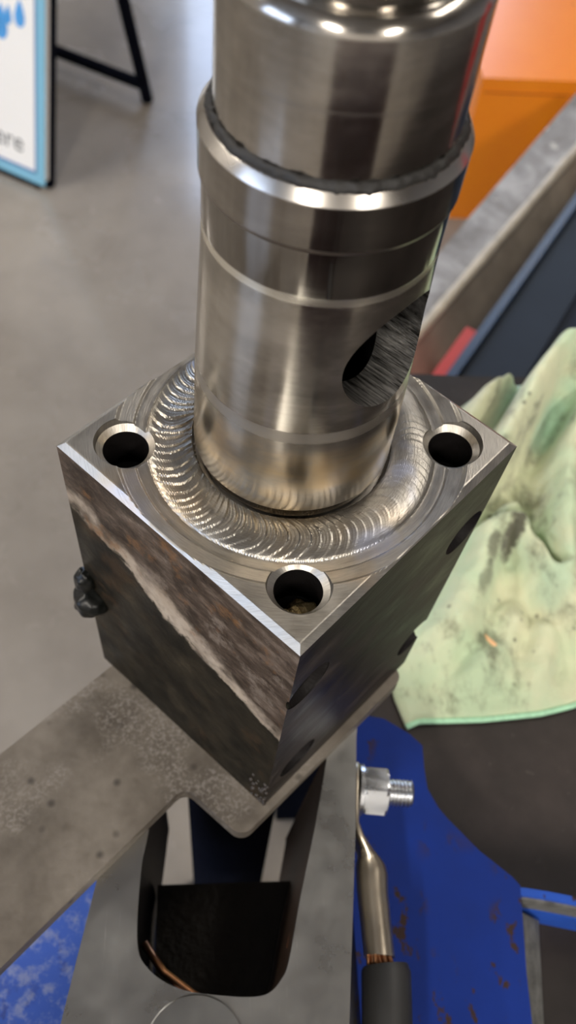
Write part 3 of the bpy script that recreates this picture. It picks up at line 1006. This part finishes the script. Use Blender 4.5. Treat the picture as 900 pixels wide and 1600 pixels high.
nu, nv = 130, 150
rag = thing('green_rag', 'crumpled light green cleaning cloth with oily stains, lying on the dark bench', 'cloth', (.14, .10, ZBEN))
q = MB(); bm = q.bm
gt, gb = [], []
for j in range(nv + 1):
    v = j / nv
    rt_, rb_ = [], []
    for i in range(nu + 1):
        u = i / nu
        P = (along(back, u) * (1 - v) + along(front, u) * v + along(left, v) * (1 - u) + along(right, v) * u
             - (Vector(back[0]) * (1 - u) * (1 - v) + Vector(back[-1]) * u * (1 - v) + Vector(front[0]) * (1 - u) * v + Vector(front[-1]) * u * v))
        e = min(u * .2, v * .22, (1 - v) * .20, (1 - u) * .3)
        fall = sstep(0, .022, e)
        th = .0015 + .0025 * sstep(0, .003, e)
        h = rag_h(P) * fall
        rt_.append(bm.verts.new((P.x, P.y, ZBEN + .0006 + th + h)))
        rb_.append(bm.verts.new((P.x, P.y, ZBEN + .0006 + h * .93)))
    gt.append(rt_); gb.append(rb_)
for j in range(nv):
    for i in range(nu):
        bm.faces.new((gt[j][i], gt[j + 1][i], gt[j + 1][i + 1], gt[j][i + 1]))
        bm.faces.new((gb[j][i], gb[j][i + 1], gb[j + 1][i + 1], gb[j + 1][i]))
for j in range(nv):
    bm.faces.new((gt[j][0], gb[j][0], gb[j + 1][0], gt[j + 1][0])); bm.faces.new((gt[j][nu], gt[j + 1][nu], gb[j + 1][nu], gb[j][nu]))
for i in range(nu):
    bm.faces.new((gt[0][i], gt[0][i + 1], gb[0][i + 1], gb[0][i])); bm.faces.new((gt[nv][i], gb[nv][i], gb[nv][i + 1], gt[nv][i + 1]))
q.done('cloth', M_rag, rag, rag, 3.0)
fp = Vector((.1305, .0449)); fz = ZBEN + .0050 + rag_h(fp)
fl_ = tag(MB().tube([(fp.x - .0028, fp.y + .0042, fz), (fp.x - .0016, fp.y + .0006, fz + .0012), (fp.x + .0008, fp.y - .0022, fz + .0012), (fp.x + .0036, fp.y - .0040, fz)], [.0005, .0012, .0013, .0005], 10).done('thread_scrap', simple('peach_scrap', (.85, .50, .26), .7), None, None, 3), 'tiny peach coloured scrap lying on the lower part of the green rag', 'scrap')
# overlocked hem along the front
hp = []
for i in range(0, nu - 20, 2):
    P = along(front, i / nu); hp.append((P.x, P.y, ZBEN + .0024))
MB().tube(hp, .0016, 8).done('hem', simple('mint_hem_thread', (.42, .74, .50), .9, 0, 400, .3, .4), rag, rag, 3.0)

# ------------------------------------------------------------------ background: sign, cabinet, beam, navy trolley
# A-frame sign
sg = thing('sidewalk_sign', 'white A-frame notice board with light blue border and dark frame, on the concrete floor', 'sign', (-.60, 1.75, 0))
eu = Vector((-.860, .510, 0)); nb = Vector((.510, .860, 0))        # along the foot, and straight back
foot = Vector((-.3929, 1.5488, 0))
upv = (ez + nb * .25).normalized(); nf = eu.cross(upv).normalized()
if nf.y > 0: nf = -nf
WS, HS = .60, .84


def on_sign(a, h, d=0.0): return foot + eu * a + upv * h + nf * d


q = MB(); q.obox(on_sign(WS / 2, HS / 2 + .012, -.008), (eu, upv, nf), (WS / 2, HS / 2 - .012, .006)); q.done('panel', M_white, sg, sg)
q = MB(); q.obox(on_sign(WS / 2, HS / 2 + .012, -.0155), (eu, upv, nf), (WS / 2 - .001, HS / 2 - .013, .0014)); q.done('back_sheet', M_dark, sg, sg)


def strip(a0, a1, h0, h1, d0, d1):
    s_ = MB(); s_.obox(on_sign((a0 + a1) / 2, (h0 + h1) / 2, (d0 + d1) / 2), (eu, upv, nf), (abs(a1 - a0) / 2, abs(h1 - h0) / 2, abs(d1 - d0) / 2)); return s_


bw = .021
for args in ((0, bw, .012, HS), (WS - bw, WS, .012, HS), (bw, WS - bw, .012, .012 + bw), (bw, WS - bw, HS - bw, HS)):
    strip(*args, -.002, .0006).done('border', M_sky, sg, sg)
for args in ((bw, bw + .004, .012 + bw, HS - bw), (WS - bw - .004, WS - bw, .012 + bw, HS - bw), (bw, WS - bw, .012 + bw, .016 + bw), (bw, WS - bw, HS - bw - .004, HS - bw)):
    strip(*args, -.002, .0009).done('border_line', M_royal, sg, sg)
for a in (.004, WS - .004):
    q = MB(); q.obox(on_sign(a, HS / 2, -.022), (eu, upv, nf), (.009, HS / 2, .008)); q.done('leg', M_dark, sg, sg)
q = MB(); q.obox(on_sign(WS / 2, .006, -.010), (eu, upv, nf), (WS / 2 - .015, .006, .010)); q.done('bottom_rail', M_dark, sg, sg)
upb = (ez - nb * .25).normalized(); rear = foot + nb * .41
for a in (0, WS):
    q = MB(); q.obox(rear + eu * a + upb * (HS / 2), (eu, upb, eu.cross(upb)), (.010, HS / 2, .010)); q.done('leg', M_dark, sg, sg)
for h in (.05, HS - .02):
    q = MB(); q.obox(rear + eu * (WS / 2) + upb * h, (eu, upb, eu.cross(upb)), (WS / 2 - .01, .012, .008)); q.done('rear_rail', M_dark, sg, sg)
# lettering
cu = bpy.data.curves.new('lettering', 'FONT')
cu.body = 'here'; cu.size = .058; cu.extrude = .0004; cu.align_x = 'RIGHT'
to = bpy.data.objects.new('lettering_curve', cu); COL.objects.link(to)
dg = bpy.context.evaluated_depsgraph_get(); dg.update()
tme = bpy.data.meshes.new_from_object(to.evaluated_get(dg))
bpy.data.objects.remove(to)
ex = -eu
org = on_sign(.056, .068, -.0014)
for v in tme.vertices:
    p = org + ex * v.co.x + upv * v.co.y + nf * v.co.z
    v.co = p - sg.location
tme.materials.append(M_ink)
lo = bpy.data.objects.new('lettering', tme); COL.objects.link(lo); lo.parent = sg


def drop(a, h, s_):
    d_ = MB(); ring0, ring1 = [], []
    for kx in range(28):
        t = 2 * PI * kx / 28
        xx = math.sin(t) * s_ * .62 * (math.sin(t / 2) ** 1.1); yy = -math.cos(t) * -s_
        for rr, dd in ((ring0, -.0019), (ring1, -.0010)): rr.append(d_.bm.verts.new(on_sign(a + xx, h + yy, dd)))
    d_._skin([ring0, ring1]); return d_


for a, h, s_ in ((.062, .345, .026), (.090, .335, .018), (.108, .318, .034)):
    drop(a, h, s_).done('water_drop', M_drop, sg, sg)

# orange cabinet
cb = thing('orange_cabinet', 'bright orange painted steel cabinet standing low on the floor behind the shaft', 'cabinet', (.90, 1.95, 0))
q = MB(); q.box((.4960, 1.500, 0), (1.30, 2.30, .333)); q.bevel(.006, 3); q.done('carcass', M_orange, cb, cb, .5)
q = MB(); q.box((.505, 1.4985, .302), (1.29, 1.5005, .304)); q.done('seam', simple('orange_seam', (.45, .10, .01), .5), cb, cb)

# weathered beam: long grey plank-like kerb standing on edge
dirb = Vector((.595, .804, 0)); nrm = Vector((.804, -.595, 0))
kb = thing('grey_barrier', 'long dirty grey metal barrier, paint worn pale along its top edge, crossing behind the bench', 'barrier', (.42, 1.0, 0))
p0 = Vector((.3005, .8251, 0)) - dirb * .35
p1 = Vector((.5280, 1.1267, 0)) + dirb * .33
wd = .052
q = MB(); rings = []
for p, wx in ((p0, wd), (p1, wd + .022)):
    rings.append([q.bm.verts.new((p.x + nrm.x * a_, p.y + nrm.y * a_, z_)) for a_, z_ in ((-wx, 0), (-wx, .350), (0, .350), (.052, .262), (.052, 0))])
q._skin(rings)
for f_ in q.bm.faces:
    cz = f_.calc_center_median(); nside = (Vector((cz.x, cz.y, 0)) - p0).dot(nrm)
    f_.material_index = 1 if nside > .005 else 0
q.bevel(.004, 2, .6)
q.done('rail', [M_beam, M_beam_side], kb, kb, .5)
q = MB(); pa = [Vector((p0.x, p0.y, .3480)), Vector((p1.x, p1.y, .3480))]
q.tube([pa[0] + (pa[1] - pa[0]) * (i / 24) + Vector((0, 0, .0012 * noise.noise(Vector((i, 2, 0))))) for i in range(25)], [.0085 + .004 * noise.noise(Vector((i * 1.7, 4, 1))) for i in range(25)], 10)
q.done('worn_edge', simple('pale_worn_edge', (.52, .46, .36), .6, 0, 22, .6), kb, kb, 3)

# navy trolley
dn = Vector((.562, .827, 0)); nn_ = Vector((.827, -.562, 0))
nv = thing('navy_trolley', 'dark navy blue steel trolley with a lighter blue rim, behind the rag', 'trolley', (.65, .70, 0))
a0 = Vector((.2739, .6201, 0)) - dn * .20; a1 = Vector((.5306, .9972, 0)) + dn * .30
poly = [a0, a0 + nn_ * .60, a1 + nn_ * .60, a1]
poly[1].y = max(poly[1].y, .285)
q = MB(); q.prism([(p.x, p.y) for p in poly], .06, .432); q.bevel(.004, 2, .6); q.done('body', M_navy, nv, nv, .5)
q = MB(); q.prism([(p.x, p.y) for p in (a0, a0 + nn_ * .012, a1 + nn_ * .012, a1)], .432, .450); q.bevel(.003, 2, .6); q.done('rim', M_navy_lip, nv, nv, .5)
s0 = a0 + nn_ * .016; s1 = a1 + nn_ * .016
q = MB(); q.prism([(p.x, p.y) for p in (s0, s0 + nn_ * .075, s1 + nn_ * .060, s1)], .432, .442); q.bevel(.002, 1, .6); q.done('shelf_strip', simple('grey_navy_strip', (.020, .029, .044), .6, 0, 8, .25, spec=.25), nv, nv, .5)
hc = Vector((.500, .860, .4370)) + nn_ * .07
q = MB(); q.obox(hc, (dn, nn_, ez), (.030, .011, .0055)); q.done('dark_hole_patch', M_black, nv, nv)  # black block painted in for the darkness of an open hole
for p in (a0 + dn * .06 + nn_ * .08, a0 + dn * .06 + nn_ * .5, a1 - dn * .06 + nn_ * .08, a1 - dn * .06 + nn_ * .5):
    MB().lathe([(0, .028), (.06, .028)], (p.x, p.y), 24).done('foot', M_rubber, nv, nv, .5)

# red box between trolley and barrier
rd = thing('red_toolbox', 'small red metal box on the floor, wedged between barrier and navy trolley', 'box', (.36, .80, 0))
rc = Vector((.3060, .7000, 0))
q = MB(); q.obox(rc + Vector((0, 0, .19)), (dn, nn_, ez), (.085, .014, .19)); q.bevel(.004, 3); q.done('case', M_red, rd, rd, .5)
q = MB(); q.obox(rc - dn * .0868 + Vector((0, 0, .30)), (dn, nn_, ez), (.002, .006, .02)); q.done('latch', M_dark, rd, rd, .5)

# unseen things added out of view for the turned steel to mirror
tc = thing('added_cabinet', 'unseen dark maroon cabinet, added behind the photographer for the shaft to mirror', 'cabinet', (.10, -1.05, 0))  # added in place of the photographer's dark reflection
M_tc = simple('maroon_cabinet_paint', (.075, .045, .045), .45)
MB().box((-.25, -1.30, .05), (.45, -.80, 1.02)).bevel(.008).done('carcass', M_tc, tc, tc, .5)
for i in range(4):
    d_ = MB().box((-.22, -.80, .10 + .23 * i), (.42, -.785, .30 + .23 * i)).bevel(.004).done('drawer', M_tc, tc, tc)
    MB().box((-.10, -.785, .25 + .23 * i), (.30, -.765, .265 + .23 * i)).done('handle', M_zinc, d_, tc)
MB().box((-.20, -1.25, 0), (.40, -.85, .05)).done('plinth', M_rubber, tc, tc)
gb_ = thing('added_gas_bottle', 'unseen red gas bottle, added right of the bench for the tube to mirror', 'bottle', (1.35, .62, 0))
MB().lathe([(0, .10), (.02, .115), (1.05, .115), (1.16, .08), (1.20, .04), (1.26, .04), (1.26, .02)], (1.35, .62), 40).done('shell', simple('red_bottle_paint', (.62, .02, .02), .35), gb_, gb_, .6)
MB().lathe([(1.26, .022), (1.34, .022), (1.34, .035), (1.37, .035)], (1.35, .62), 24).done('valve', M_lug, gb_, gb_, .6)
yc = thing('added_yellow_crate', 'unseen yellow plastic crate, added right of the bench for the steel to mirror', 'crate', (1.42, .08, 0))
m_y = simple('yellow_plastic', (.75, .36, .03), .45)
MB().box((1.22, -.12, 0), (1.62, .28, .03)).done('bottom', m_y, yc, yc)
for lo_, hi_ in (((1.22, -.12, .03), (1.24, .28, .42)), ((1.60, -.12, .03), (1.62, .28, .42)), ((1.24, -.12, .03), (1.60, -.10, .42)), ((1.24, .26, .03), (1.60, .28, .42))):
    MB().box(lo_, hi_).done('side', m_y, yc, yc)
